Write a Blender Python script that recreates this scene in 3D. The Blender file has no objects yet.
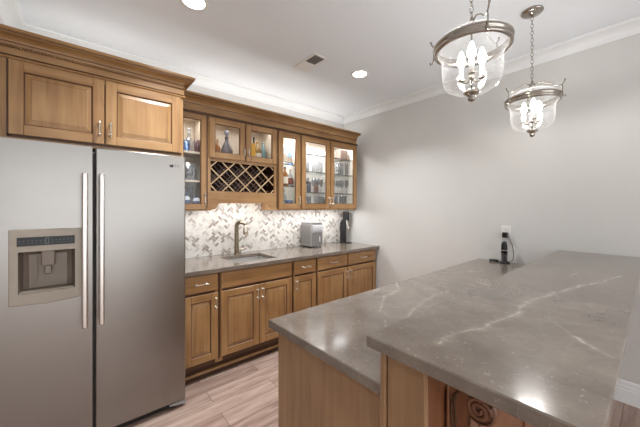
import bpy, bmesh, math, random
import numpy as np
from mathutils import Vector, Matrix
random.seed(7)
C = bpy.context.scene.collection
SC = bpy.context.scene
PI = math.pi
# ------------------------------------------------------------------ camera
CAMH = 1.424
cam = bpy.data.cameras.new('camera'); co = bpy.data.objects.new('camera', cam); C.objects.link(co)
cam.sensor_width = 36; cam.lens = 287/640*36; cam.shift_y = -6.5/640
co.location = (0, 0, CAMH)
co.rotation_euler = (PI/2, 0, -math.atan2(.6496, .7604))
cam.clip_start = .02
SC.camera = co
# ------------------------------------------------------------------ world, light, exposure
SC.view_settings.view_transform = 'Standard'; SC.view_settings.look = 'None'
SC.view_settings.gamma = 1; SC.view_settings.use_curve_mapping = False
SC.view_settings.exposure = 0.60
w = bpy.data.worlds.new('world'); SC.world = w; w.use_nodes = True
w.node_tree.nodes['Background'].inputs[0].default_value = (.93, .97, 1.0, 1)
w.node_tree.nodes['Background'].inputs[1].default_value = 2.0
CEIL = 2.74
CAN_SPOTS = [(.58, 1.92), (2.14, 1.90), (-.9, -.6), (.7, -1.6)]  # last two are unseen lamps added behind the camera for fill light
CAN_W = 9
def area(name, loc, size, power, col=(.97, .985, 1), rot=(0, 0, 0), sy=None, spread=None):
    l = bpy.data.lights.new(name, 'AREA'); l.energy = power; l.color = col
    l.shape = 'RECTANGLE' if sy else 'DISK'; l.size = size
    if sy: l.size_y = sy
    if spread: l.spread = spread
    o = bpy.data.objects.new(name, l); C.objects.link(o); o.location = loc; o.rotation_euler = rot
    return o
for i, (x, y) in enumerate(CAN_SPOTS):
    area('downlight_lamp', (x, y, CEIL-.012), .13, CAN_W, spread=math.radians(115))
UNDER_W = 2.4     # under-cabinet strips, watts per metre
for x0, x1, z in ((.70, .90, 1.402), (.98, 1.62, 1.525), (1.72, 1.98, 1.402), (2.04, 2.90, 1.402)):
    area('cabinet_strip_lamp', ((x0+x1)/2, 2.80, z), x1-x0, UNDER_W*(x1-x0), (.98, .99, 1), sy=.03)
for x0, x1, p in ((1.74, 1.95, 2.0), (2.05, 2.87, 4.0), (.98, 1.64, .9), (.70, .88, .5)):
    area('cabinet_top_lamp', ((x0+x1)/2, 2.80, 2.255), x1-x0, p, (.98, .99, 1), sy=.05)

for x0, x1, y, z, p in ((-.30, .60, 2.72, 2.325, .9), (.75, 2.85, 2.85, 2.325, 2.4)):      # unseen uplights added on top of the cabinets to brighten the ceiling
    area('added_uplight_lamp', ((x0+x1)/2, y, z), x1-x0, p, (1, .99, .97), rot=(PI, 0, 0), sy=.05)

# ------------------------------------------------------------------ materials
def lin(r, g, b):
    f = lambda c: (c/255/12.92) if c/255 <= .04045 else ((c/255+.055)/1.055)**2.4
    return (f(r), f(g), f(b), 1)
def newmat(name):
    m = bpy.data.materials.new(name); m.use_nodes = True
    return m, m.node_tree, m.node_tree.nodes['Principled BSDF']
def simple(name, col, rough=.5, metal=0, noise=.04, scale=30, **kw):
    m, t, b = newmat(name)
    b.inputs['Roughness'].default_value = rough; b.inputs['Metallic'].default_value = metal
    tc = t.nodes.new('ShaderNodeTexCoord'); n = t.nodes.new('ShaderNodeTexNoise'); n.inputs['Scale'].default_value = scale
    t.links.new(tc.outputs['Object'], n.inputs['Vector'])
    r = t.nodes.new('ShaderNodeValToRGB')
    r.color_ramp.elements[0].color = [c*(1-noise) for c in col[:3]]+[1]; r.color_ramp.elements[1].color = [min(1, c*(1+noise)) for c in col[:3]]+[1]
    r.color_ramp.elements[0].position = .3; r.color_ramp.elements[1].position = .7
    t.links.new(n.outputs['Fac'], r.inputs['Fac']); t.links.new(r.outputs['Color'], b.inputs['Base Color'])
    for k, v in kw.items(): b.inputs[k.replace('_', ' ')].default_value = v
    return m
def wood(name, axis, light, mid, dark, rough=.38, coat=.15):
    m, t, b = newmat(name)
    tc = t.nodes.new('ShaderNodeTexCoord'); mp = t.nodes.new('ShaderNodeMapping')
    s = [14, 14, 14]; s['XYZ'.index(axis)] = .9
    mp.inputs['Scale'].default_value = s
    t.links.new(tc.outputs['Object'], mp.inputs['Vector'])
    n = t.nodes.new('ShaderNodeTexNoise'); n.inputs['Scale'].default_value = 2.2; n.inputs['Detail'].default_value = 6; n.inputs['Distortion'].default_value = .4
    t.links.new(mp.outputs['Vector'], n.inputs['Vector'])
    n2 = t.nodes.new('ShaderNodeTexNoise'); n2.inputs['Scale'].default_value = 3.5; n2.inputs['Detail'].default_value = 2
    t.links.new(tc.outputs['Object'], n2.inputs['Vector'])
    mx = t.nodes.new('ShaderNodeMath'); mx.operation = 'MULTIPLY_ADD'; mx.inputs[1].default_value = .45
    sc = t.nodes.new('ShaderNodeMath'); sc.operation = 'MULTIPLY'; sc.inputs[1].default_value = .55
    t.links.new(n.outputs['Fac'], sc.inputs[0]); t.links.new(n2.outputs['Fac'], mx.inputs[0]); t.links.new(sc.outputs[0], mx.inputs[2])
    r = t.nodes.new('ShaderNodeValToRGB'); e = r.color_ramp.elements
    e[0].position = .36; e[0].color = dark; e[1].position = .64; e[1].color = light
    k = e.new(.5); k.color = mid
    t.links.new(mx.outputs[0], r.inputs['Fac']); t.links.new(r.outputs['Color'], b.inputs['Base Color'])
    b.inputs['Roughness'].default_value = rough; b.inputs['Coat Weight'].default_value = coat; b.inputs['Coat Roughness'].default_value = .25
    return m
WL, WM, WD = lin(178, 139, 93), lin(164, 124, 80), lin(145, 105, 64)
wood_v = wood('maple_vertical_grain', 'Z', WL, WM, WD)
wood_h = wood('maple_horizontal_grain', 'X', WL, WM, WD)
wood_y = wood('maple_depth_grain', 'Y', WL, WM, WD)
glaze = simple('dark_glaze_and_shade', lin(84, 55, 33), .5)  # glaze finish; also stands for shade on the base cabinets' bottom rails
ply = wood('pale_cabinet_interior', 'Z', lin(226, 214, 196), lin(218, 204, 184), lin(208, 192, 170), .5, 0)
white_in = simple('white_cabinet_interior', lin(240, 236, 228), .5)
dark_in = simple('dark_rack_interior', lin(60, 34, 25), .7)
toe_m = simple('dark_toe_board_and_shade', lin(70, 46, 30), .6)  # toe boards; also the painted shadow strip below the shoe bead

def stainless(name, col, rough, sc=(2, 2, 160), amt=.12, metal=1.0):
    m, t, b = newmat(name)
    tc = t.nodes.new('ShaderNodeTexCoord'); mp = t.nodes.new('ShaderNodeMapping'); mp.inputs['Scale'].default_value = sc
    n = t.nodes.new('ShaderNodeTexNoise'); n.inputs['Scale'].default_value = 3; n.inputs['Detail'].default_value = 3
    t.links.new(tc.outputs['Object'], mp.inputs['Vector']); t.links.new(mp.outputs['Vector'], n.inputs['Vector'])
    r = t.nodes.new('ShaderNodeMapRange'); r.inputs[3].default_value = rough-amt/2; r.inputs[4].default_value = rough+amt/2
    t.links.new(n.outputs['Fac'], r.inputs[0]); t.links.new(r.outputs[0], b.inputs['Roughness'])
    b.inputs['Base Color'].default_value = col; b.inputs['Metallic'].default_value = metal
    return m
steel = stainless('brushed_stainless', lin(150, 145, 140), .31)
steel_h = stainless('satin_handle_steel', lin(212, 205, 199), .3, (30, 30, 30), .05)
nickel = stainless('polished_nickel', lin(170, 162, 152), .16, (30, 30, 30), .05)
nickel_b = stainless('brushed_nickel_pull', lin(215, 205, 190), .28, (30, 30, 30), .05)
brass = stainless('brushed_bronze_faucet', lin(160, 148, 128), .28, (60, 60, 60), .08)
steel_dark = simple('grey_fridge_side', lin(105, 103, 100), .5)
disp_m = simple('taupe_dispenser_plastic', lin(158, 147, 134), .42, .25)
disp_d = simple('dispenser_cavity', lin(122, 110, 99), .4, .3)
black = simple('black_plastic', lin(26, 26, 28), .35)
black_g = simple('black_gloss_panel', lin(22, 22, 25), .4)
grey_mark = simple('grey_print', lin(96, 100, 104), .5)
grille_m = simple('dark_grille', lin(58, 54, 50), .5)
white_p = simple('white_plastic', lin(238, 236, 232), .35)
white_paint = simple('white_trim_paint', lin(240, 242, 243), .4, noise=.004, scale=3)
wall_m = simple('warm_grey_wall_paint', lin(216, 215, 212), .75, noise=.01, scale=3)
ceil_m = simple('ceiling_paint', lin(238, 243, 248), .8, noise=.008, scale=3)

def emit(name, col, s):
    m, t, b = newmat(name)
    b.inputs['Base Color'].default_value = (1, 1, 1, 1)
    b.inputs['Emission Color'].default_value = col; b.inputs['Emission Strength'].default_value = s
    return m
bulb_m = emit('glowing_bulb', (1, .98, .95, 1), 90)
can_m = emit('downlight_lens', (1, .98, .95, 1), 9)
led_m = emit('led_strip', (1, .96, .9, 1), 5)

def thin_glass(name, tint=(1, 1, 1, 1), refl=.10, haze=.0):
    m = bpy.data.materials.new(name); m.use_nodes = True; t = m.node_tree
    for n in list(t.nodes): t.nodes.remove(n)
    o = t.nodes.new('ShaderNodeOutputMaterial'); tr = t.nodes.new('ShaderNodeBsdfTransparent'); tr.inputs[0].default_value = tint
    gl = t.nodes.new('ShaderNodeBsdfGlossy'); gl.inputs['Roughness'].default_value = .04
    lw = t.nodes.new('ShaderNodeLayerWeight'); lw.inputs['Blend'].default_value = .35
    mr = t.nodes.new('ShaderNodeMapRange'); mr.inputs[3].default_value = refl*.5; mr.inputs[4].default_value = min(.9, refl*7)
    pw = t.nodes.new('ShaderNodeMath'); pw.operation = 'POWER'; pw.inputs[1].default_value = 2.0
    mx = t.nodes.new('ShaderNodeMixShader')
    t.links.new(lw.outputs['Facing'], pw.inputs[0]); t.links.new(pw.outputs[0], mr.inputs[0]); t.links.new(mr.outputs[0], mx.inputs[0])
    t.links.new(tr.outputs[0], mx.inputs[1]); t.links.new(gl.outputs[0], mx.inputs[2])
    out = mx
    if haze:
        df = t.nodes.new('ShaderNodeBsdfTranslucent'); df.inputs[0].default_value = (1, 1, 1, 1)
        d2 = t.nodes.new('ShaderNodeBsdfDiffuse'); ad = t.nodes.new('ShaderNodeMixShader'); ad.inputs[0].default_value = .5
        t.links.new(df.outputs[0], ad.inputs[1]); t.links.new(d2.outputs[0], ad.inputs[2])
        m2 = t.nodes.new('ShaderNodeMixShader')
        h = t.nodes.new('ShaderNodeMapRange'); h.inputs[3].default_value = haze*.4; h.inputs[4].default_value = haze*4
        t.links.new(pw.outputs[0], h.inputs[0]); t.links.new(h.outputs[0], m2.inputs[0])
        t.links.new(mx.outputs[0], m2.inputs[1]); t.links.new(ad.outputs[0], m2.inputs[2]); out = m2
    t.links.new(out.outputs[0], o.inputs['Surface'])
    return m
pane_m = thin_glass('clear_door_glass', (1, 1, 1, 1), .05)
lamp_glass = thin_glass('clear_bell_glass', (1, 1, 1, 1), .10, .035)
cup_glass = thin_glass('clear_drinking_glass', (.96, .97, .985, 1), .12, .2)
crystal = thin_glass('cut_crystal', (.80, .84, .9, 1), .30, .25)
blue_glass = thin_glass('blue_tinted_glass', (.45, .6, .85, 1), .2, .08)
shelf_glass = thin_glass('glass_shelf', (.96, .97, .965, 1), .08)
shelf_edge = simple('shelf_edge_green', lin(84, 82, 72), .3)

def floor_mat():
    m, t, b = newmat('grey_brown_plank_floor')
    tc = t.nodes.new('ShaderNodeTexCoord')
    br = t.nodes.new('ShaderNodeTexBrick'); br.offset = .37; br.inputs['Scale'].default_value = 1
    br.inputs['Brick Width'].default_value = 1.22; br.inputs['Row Height'].default_value = .15; br.inputs['Mortar Size'].default_value = .0014
    br.inputs['Color1'].default_value = (.15, .15, .15, 1); br.inputs['Color2'].default_value = (.85, .85, .85, 1); br.inputs['Mortar'].default_value = (0, 0, 0, 1)
    t.links.new(tc.outputs['Object'], br.inputs['Vector'])
    mp = t.nodes.new('ShaderNodeMapping'); mp.inputs['Scale'].default_value = (1.2, 12, 1)
    ad = t.nodes.new('ShaderNodeVectorMath'); ad.operation = 'MULTIPLY_ADD'; ad.inputs[1].default_value = (7, 3, 0)
    t.links.new(br.outputs['Color'], ad.inputs[0]); t.links.new(tc.outputs['Object'], ad.inputs[2]); t.links.new(ad.outputs[0], mp.inputs['Vector'])
    n = t.nodes.new('ShaderNodeTexNoise'); n.inputs['Scale'].default_value = 2.2; n.inputs['Detail'].default_value = 7; n.inputs['Roughness'].default_value = .6; n.inputs['Distortion'].default_value = .5
    t.links.new(mp.outputs['Vector'], n.inputs['Vector'])
    mx = t.nodes.new('ShaderNodeMix'); mx.data_type = 'RGBA'; mx.inputs[0].default_value = .22
    t.links.new(n.outputs['Fac'], mx.inputs[6]); t.links.new(br.outputs['Color'], mx.inputs[7])
    r = t.nodes.new('ShaderNodeValToRGB'); e = r.color_ramp.elements
    e[0].position = .3; e[0].color = lin(130, 106, 94); e[1].position = .68; e[1].color = lin(198, 176, 163)
    k = e.new(.48); k.color = lin(172, 147, 134)
    t.links.new(mx.outputs[2], r.inputs['Fac'])
    m2 = t.nodes.new('ShaderNodeMix'); m2.data_type = 'RGBA'; m2.inputs[7].default_value = lin(84, 64, 54)
    t.links.new(br.outputs['Fac'], m2.inputs[0]); t.links.new(r.outputs['Color'], m2.inputs[6]); t.links.new(m2.outputs[2], b.inputs['Base Color'])
    b.inputs['Roughness'].default_value = .42
    return m
floor_m = floor_mat()

def quartz(name, base, dark):
    m, t, b = newmat(name)
    tc = t.nodes.new('ShaderNodeTexCoord')
    n = t.nodes.new('ShaderNodeTexNoise'); n.inputs['Scale'].default_value = 5; n.inputs['Detail'].default_value = 6
    t.links.new(tc.outputs['Object'], n.inputs['Vector'])
    n.inputs['Roughness'].default_value = .7
    r = t.nodes.new('ShaderNodeValToRGB'); e = r.color_ramp.elements
    e[0].position = .3; e[0].color = dark; e[1].position = .7; e[1].color = base
    t.links.new(n.outputs['Fac'], r.inputs['Fac'])
    def flecks(scale, lo, hi, amt, dist):
        v = t.nodes.new('ShaderNodeTexNoise'); v.inputs['Scale'].default_value = scale; v.inputs['Detail'].default_value = 2; v.inputs['Distortion'].default_value = dist
        t.links.new(tc.outputs['Object'], v.inputs['Vector'])
        q = t.nodes.new('ShaderNodeMapRange'); q.inputs[1].default_value = lo; q.inputs[2].default_value = hi; q.inputs[4].default_value = amt
        t.links.new(v.outputs['Fac'], q.inputs[0]); return q.outputs[0]
    f1 = flecks(95, .66, .78, .42, .8); f2 = flecks(34, .69, .79, .34, 2.0)
    at = t.nodes.new('ShaderNodeAttribute'); at.attribute_name = 'vein'
    s1 = t.nodes.new('ShaderNodeMath'); s1.operation = 'MAXIMUM'; s2 = t.nodes.new('ShaderNodeMath'); s2.operation = 'MAXIMUM'
    t.links.new(f1, s1.inputs[0]); t.links.new(f2, s1.inputs[1]); t.links.new(s1.outputs[0], s2.inputs[0]); 
    vn = t.nodes.new('ShaderNodeTexNoise'); vn.inputs['Scale'].default_value = 45; vn.inputs['Detail'].default_value = 4
    t.links.new(tc.outputs['Object'], vn.inputs['Vector'])
    vr = t.nodes.new('ShaderNodeMapRange'); vr.inputs[1].default_value = .38; vr.inputs[2].default_value = .62; vr.inputs[3].default_value = .3; vr.inputs[4].default_value = 1.15
    t.links.new(vn.outputs['Fac'], vr.inputs[0]); vm = t.nodes.new('ShaderNodeMath'); vm.operation = 'MULTIPLY'
    t.links.new(vr.outputs[0], vm.inputs[0]); t.links.new(at.outputs['Fac'], vm.inputs[1]); t.links.new(vm.outputs[0], s2.inputs[1])
    mx = t.nodes.new('ShaderNodeMix'); mx.data_type = 'RGBA'; mx.inputs[7].default_value = lin(214, 205, 194)
    t.links.new(s2.outputs[0], mx.inputs[0]); t.links.new(r.outputs['Color'], mx.inputs[6]); t.links.new(mx.outputs[2], b.inputs['Base Color'])
    b.inputs['Roughness'].default_value = .2; b.inputs['Specular IOR Level'].default_value = .5; b.inputs['Coat Weight'].default_value = .35; b.inputs['Coat Roughness'].default_value = .1; b.inputs['Coat IOR'].default_value = 1.5
    return m
quartz_m = quartz('taupe_quartz', lin(139, 126, 114), lin(100, 90, 81))

# ------------------------------------------------------------------ mesh helpers
class MB:
    """collects faces with material slots"""
    def __init__(s): s.bm = bmesh.new(); s.mats = []
    def mi(s, m):
        if m not in s.mats: s.mats.append(m)
        return s.mats.index(m)
    def box(s, x0, x1, y0, y1, z0, z1, m, bev=0, seg=1):
        r = bmesh.ops.create_cube(s.bm, size=1)
        vs = r['verts']
        for v in vs: v.co = Vector((x0+(v.co.x+.5)*(x1-x0), y0+(v.co.y+.5)*(y1-y0), z0+(v.co.z+.5)*(z1-z0)))
        i = s.mi(m); fs = set(f for v in vs for f in v.link_faces)
        for f in fs: f.material_index = i
        if bev:
            es = list(set(e for v in vs for e in v.link_edges))
            r = bmesh.ops.bevel(s.bm, geom=es, offset=bev, segments=seg, affect='EDGES', profile=.5)
            for f in r['faces']: f.material_index = i; f.smooth = seg > 1
        return s
    def quadloft(s, rings, m, cap0=True, cap1=True, smooth=False, closed=True):
        """rings: lists of points of the same length"""
        i = s.mi(m); vr = [[s.bm.verts.new(p) for p in r] for r in rings]
        n = len(rings[0])
        for a, b in zip(vr, vr[1:]):
            for k in range(n if closed else n-1):
                f = s.bm.faces.new((a[k], a[(k+1) % n], b[(k+1) % n], b[k])); f.material_index = i; f.smooth = smooth
        if cap0 and closed: f = s.bm.faces.new(list(reversed(vr[0]))); f.material_index = i
        if cap1 and closed: f = s.bm.faces.new(vr[-1]); f.material_index = i
        return s
    def prism(s, pts, axis, a, b, m, smooth=False):
        """pts in the two other axes, extruded along axis from a to b"""
        def P(p, t):
            if axis == 'X': return (t, p[0], p[1])
            if axis == 'Y': return (p[0], t, p[1])
            return (p[0], p[1], t)
        return s.quadloft([[P(p, a) for p in pts], [P(p, b) for p in pts]], m, smooth=smooth)
    def lathe(s, prof, c, m, n=24, smooth=True, a0=0, rot=None, cap=True):
        rings = []
        for r, z in prof:
            ring = []
            for k in range(n):
                a = a0+2*PI*k/n; p = Vector((r*math.cos(a), r*math.sin(a), z))
                if rot: p = rot @ p
                ring.append(p+Vector(c))
            rings.append(ring)
        return s.quadloft(rings, m, cap, cap, smooth)
    def tube(s, pts, r, m, n=8, closed=False, smooth=True, rads=None):
        pts = [Vector(p) for p in pts]; rings = []; N = len(pts); up = None
        for i, p in enumerate(pts):
            if closed: d = pts[(i+1) % N]-pts[i-1]
            else: d = pts[min(i+1, N-1)]-pts[max(i-1, 0)]
            d.normalize()
            if up is None:
                up = Vector((0, 0, 1)) if abs(d.z) < .9 else Vector((1, 0, 0))
            u = d.cross(up).normalized(); v = u.cross(d).normalized(); up = v
            rr = rads[i] if rads else r
            rings.append([p+u*rr*math.cos(2*PI*k/n)+v*rr*math.sin(2*PI*k/n) for k in range(n)])
        if closed: rings.append(rings[0])
        return s.quadloft(rings, m, not closed, not closed, smooth)
    def sphere(s, c, r, m, sc=(1, 1, 1), n=12):
        q = bmesh.ops.create_uvsphere(s.bm, u_segments=n*2, v_segments=n, radius=r); i = s.mi(m)
        for v in q['verts']: v.co = Vector((v.co.x*sc[0]+c[0], v.co.y*sc[1]+c[1], v.co.z*sc[2]+c[2]))
        for f in set(f for v in q['verts'] for f in v.link_faces): f.material_index = i; f.smooth = True
        return s
def link(name, mb, parent=None, label=None, cat=None, group=None, kind=None):
    bmesh.ops.remove_doubles(mb.bm, verts=mb.bm.verts, dist=1e-6)
    bmesh.ops.recalc_face_normals(mb.bm, faces=mb.bm.faces)
    off = Vector((0, 0, 0)); q = parent
    while q: off += q.location; q = q.parent
    me = bpy.data.meshes.new(name)
    o = bpy.data.objects.new(name, me)
    if parent is None and kind != 'structure' and mb.bm.verts:
        xs = [v.co.x for v in mb.bm.verts]; ys = [v.co.y for v in mb.bm.verts]; zs = [v.co.z for v in mb.bm.verts]
        off = Vector(((min(xs)+max(xs))/2, (min(ys)+max(ys))/2, min(zs))); o.location = off
    bmesh.ops.translate(mb.bm, verts=mb.bm.verts, vec=-off)
    mb.bm.to_mesh(me); mb.bm.free()
    for m in mb.mats: me.materials.append(m)
    C.objects.link(o)
    if parent: o.parent = parent
    for k, v in (('label', label), ('category', cat), ('group', group), ('kind', kind)):
        if v: o[k] = v
    return o
def thing(name, label, cat, loc, group=None):
    o = bpy.data.objects.new(name, None); C.objects.link(o); o.location = loc; o.empty_display_size = .05
    o['label'] = label; o['category'] = cat
    if group: o['group'] = group
    return o

# ------------------------------------------------------------------ the room
XW, YW = 3.05, 3.03
link('floor', MB().box(-1.6, XW, -4.5, YW, -.1, 0, floor_m), kind='structure')
link('ceiling', MB().box(-1.7, XW+.1, -4.5, YW+.1, CEIL, CEIL+.1, ceil_m), kind='structure')
link('wall_back', MB().box(-.37, XW, YW, YW+.1, 0, CEIL, wall_m), kind='structure')
link('wall_right', MB().box(XW, XW+.1, -4.5, YW+.1, 0, CEIL, wall_m), kind='structure')
link('wall_left', MB().box(-1.7, -.37, 2.1, YW+.1, 0, CEIL, wall_m), kind='structure')
link('wall_side_added', MB().box(-1.7, -1.6, -4.5, 2.1, 0, CEIL, wall_m), kind='structure')  # unseen wall added to block side light from the counter ends
def crown_prof(p, h):   # (distance from wall, z below ceiling)
    pts = [(0, -h), (.008, -h), (.012, -h+.012)]
    for k in range(7):
        a = k/6*PI/2; pts.append((.014+(p-.03)*(1-math.cos(a)), -h+.016+(h-.034)*math.sin(a)))
    return pts+[(p-.008, -.016), (p, -.012), (p, 0), (0, 0)]
cp = crown_prof(.095, .082)
link('trim_1', MB().prism([(YW-d, CEIL+z) for d, z in cp], 'X', -.37, XW, white_paint), kind='structure')
link('trim_2', MB().prism([(XW-d, CEIL+z) for d, z in cp], 'Y', -4.5, YW, white_paint), kind='structure')
link('trim_3', MB().prism([(-.37+d, CEIL+z) for d, z in cp], 'Y', 2.1, YW, white_paint), kind='structure')
bp = [(0, 0), (.016, 0), (.016, .095), (.013, .105), (.013, .118), (.009, .126), (.007, .15), (.003, .158), (0, .16)]
link('baseboard_right', MB().prism([(XW-d, z) for d, z in bp], 'Y', -4.5, .37, white_paint), kind='structure')

# ------------------------------------------------------------------ doors, drawers, pulls
def panel_front(mb, x0, x1, z0, z1, y, t=.02, fw=.058, glass=False):
    """front face at y, back at y+t; frame of stiles and rails"""
    b = .003
    mb.box(x0, x0+fw, y, y+t, z0, z1, wood_v, b); mb.box(x1-fw, x1, y, y+t, z0, z1, wood_v, b)
    mb.box(x0+fw, x1-fw, y, y+t, z1-fw, z1, wood_h, b); mb.box(x0+fw, x1-fw, y, y+t, z0, z0+fw, wood_h, b)
    def rect(o, yy): return [(x0+fw+o, yy, z0+fw+o), (x1-fw-o, yy, z0+fw+o), (x1-fw-o, yy, z1-fw-o), (x0+fw+o, yy, z1-fw-o)]
    if glass:
        mb.quadloft([rect(-.001, y+.003), rect(.007, y+.008)], glaze, False, False)
        mb.quadloft([rect(.007, y+.008), rect(.007, y+t)], wood_v, False, False)
    else:
        mb.quadloft([rect(-.001, y+.004), rect(.0065, y+.010)], glaze, False, False)
        mb.quadloft([rect(.0065, y+.010), rect(.009, y+.010)], wood_v, False, False)
        mb.quadloft([rect(.009, y+.010), rect(.033, y+.003)], wood_v, False, False)
        mb.quadloft([rect(.033, y+.003), rect(.0345, y+.0035)], glaze, False, False)
        mb.quadloft([rect(.0345, y+.0035), rect(.0345, y+.0036)], wood_v, False, True)
        mb.box(x0+fw-.002, x1-fw+.002, y+.012, y+t-.002, z0+fw-.002, z1-fw+.002, wood_v)
def drawer_front(mb, x0, x1, z0, z1, y, t=.02):
    def rect(o, yy): return [(x0+o, yy, z0+o), (x1-o, yy, z0+o), (x1-o, yy, z1-o), (x0+o, yy, z1-o)]
    mb.quadloft([rect(0, y+t), rect(0, y+.006), rect(.004, y+.002), rect(.010, y)], wood_h, True, True)
def pull_bm(x, y, z, L=.10, vertical=True):
    """bar pull with two posts, thin waist and small ball ends; y = surface it is fixed to"""
    mb = MB(); yo = y-.028; n = 12; pts = []; rad = []
    for k in range(n+1):
        f = k/n; q = (f-.5)*L
        pts.append((x, yo, z+q) if vertical else (x+q, yo, z)); rad.append(.0048+.0014*abs(math.cos(f*PI)))
    mb.tube(pts, .005, nickel_b, 8, rads=rad)
    for s in (-1, 1):
        o = s*L*.36; p = (x, z+o) if vertical else (x+o, z)
        mb.tube([(p[0], y+.0005, p[1]), (p[0], y-.004, p[1]), (p[0], y-.005, p[1]), (p[0], yo, p[1])], .005, nickel_b, 8, rads=[.009, .009, .005, .005])
        mb.sphere((p[0], yo-.001, p[1]), .0085, nickel_b, n=6)
    return mb
def door(parent, x0, x1, z0, z1, y, handle=None, glass=False, label=None, hl=.10, fw=.058):
    mb = MB(); panel_front(mb, x0, x1, z0, z1, y, glass=glass, fw=fw)
    d = link('door', mb, parent, label=label)
    if glass:
        link('pane', MB().box(x0+fw-.004, x1-fw+.004, y+.012, y+.015, z0+fw-.004, z1-fw+.004, pane_m), d)
    if handle: link('handle', pull_bm(handle[0], y, handle[1], hl), d)
    return d
def drawer(parent, x0, x1, z0, z1, y, pull=True, name='drawer'):
    mb = MB(); drawer_front(mb, x0, x1, z0, z1, y); d = link(name, mb, parent)
    if pull: link('handle', pull_bm((x0+x1)/2, y, (z0+z1)/2, .11, False), d)

# ------------------------------------------------------------------ base cabinets along the back wall
YF = 2.412
def base_cabinet(x0, x1, label, parts):
    t = thing('base_cabinet', label, 'cabinet', ((x0+x1)/2, 2.72, 0), 'base cabinets along the back wall')
    mb = MB()
    g = .0005
    mb.box(x0+g, x0+.018, YF+.02, YW-.003, .112, .875, wood_v); mb.box(x1-.018, x1-g, YF+.02, YW-.003, .112, .875, wood_v)
    mb.box(x0+.018, x1-.018, YF+.02, YW-.003, .112, .130, wood_h); mb.box(x0+.018, x1-.018, YW-.015, YW-.003, .13, .875, wood_v)
    link('body', mb, t)
    mb = MB(); cuts = parts['frame']
    mb.box(x0+g, x0+.032, YF, YF+.02, .112, .875, wood_v, .001); mb.box(x1-.032, x1-g, YF, YF+.02, .112, .875, wood_v, .001)
    mb.box(x0+.032, x1-.032, YF, YF+.02, .84, .875, wood_h); mb.box(x0+.032, x1-.032, YF, YF+.02, .112, .155, glaze)  # bottom rail coloured dark to stand for the shade below the doors
    mb.box(x0+.032, x1-.032, YF+.001, YF+.02, .70, .745, glaze)
    for c in cuts: mb.box(c-.02, c+.02, YF+.001, YF+.02, .155, .84, glaze)
    # glazed recess lines around the fronts
    for a, b in ((x0+g, x0+.010), (x1-.010, x1-g)): mb.box(a, b, YF-.0012, YF+.001, .14, .87, glaze)
    link('face_frame', mb, t)
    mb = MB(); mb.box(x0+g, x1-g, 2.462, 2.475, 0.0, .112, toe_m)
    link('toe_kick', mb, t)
    for p in parts['fronts']: p(t)
    return t
DY = YF-.0205
def mk(kind, *a): return lambda t: (door(t, *a[:4], DY, handle=a[4]) if kind == 'door' else drawer(t, *a[:4], DY, pull=a[4], name='false_front' if kind == 'false' else 'drawer'))
DZ0, DZ1, RZ0, RZ1 = .155, .708, .728, .868
base_cabinet(.63, .93, 'narrow wooden base cabinet with one drawer and one door, beside the refrigerator',
   dict(frame=[], fronts=[mk('drawer', .642, .917, RZ0, RZ1, True), mk('door', .642, .917, DZ0, DZ1, (.893, .625))]))
base_cabinet(.93, 1.685, 'wide wooden sink cabinet with a plain false front above two doors',
   dict(frame=[1.306], fronts=[mk('false', .943, 1.672, RZ0, RZ1, False), mk('door', .943, 1.304, DZ0, DZ1, (1.280, .625)), mk('door', 1.309, 1.672, DZ0, DZ1, (1.333, .625))]))
base_cabinet(1.685, 2.0, 'narrow wooden base cabinet with one drawer, right of the sink cabinet',
   dict(frame=[], fronts=[mk('drawer', 1.698, 1.988, RZ0, RZ1, True), mk('door', 1.698, 1.988, DZ0, DZ1, (1.722, .625))]))
base_cabinet(2.0, 3.02, 'wide wooden base cabinet with two drawers, next to the right wall',
   dict(frame=[2.485], fronts=[mk('drawer', 2.013, 2.478, RZ0, RZ1, True), mk('drawer', 2.492, 3.004, RZ0, RZ1, True),
        mk('door', 2.013, 2.478, DZ0, DZ1, (2.454, .625)), mk('door', 2.492, 3.004, DZ0, DZ1, (2.516, .625))]))
link('shoe_moulding', MB().box(.632, 3.03, 2.449, 2.4615, .001, .036, toe_m).prism([(2.4615, .0362), (2.443, .0362), (2.443, .046), (2.447, .052), (2.456, .055), (2.4615, .055)], 'X', .632, 3.03, wood_h),  # lower strip coloured dark as the shadow beneath the bead
     label='long wooden shoe moulding with a light bead along the dark toe kick', cat='moulding')

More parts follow.
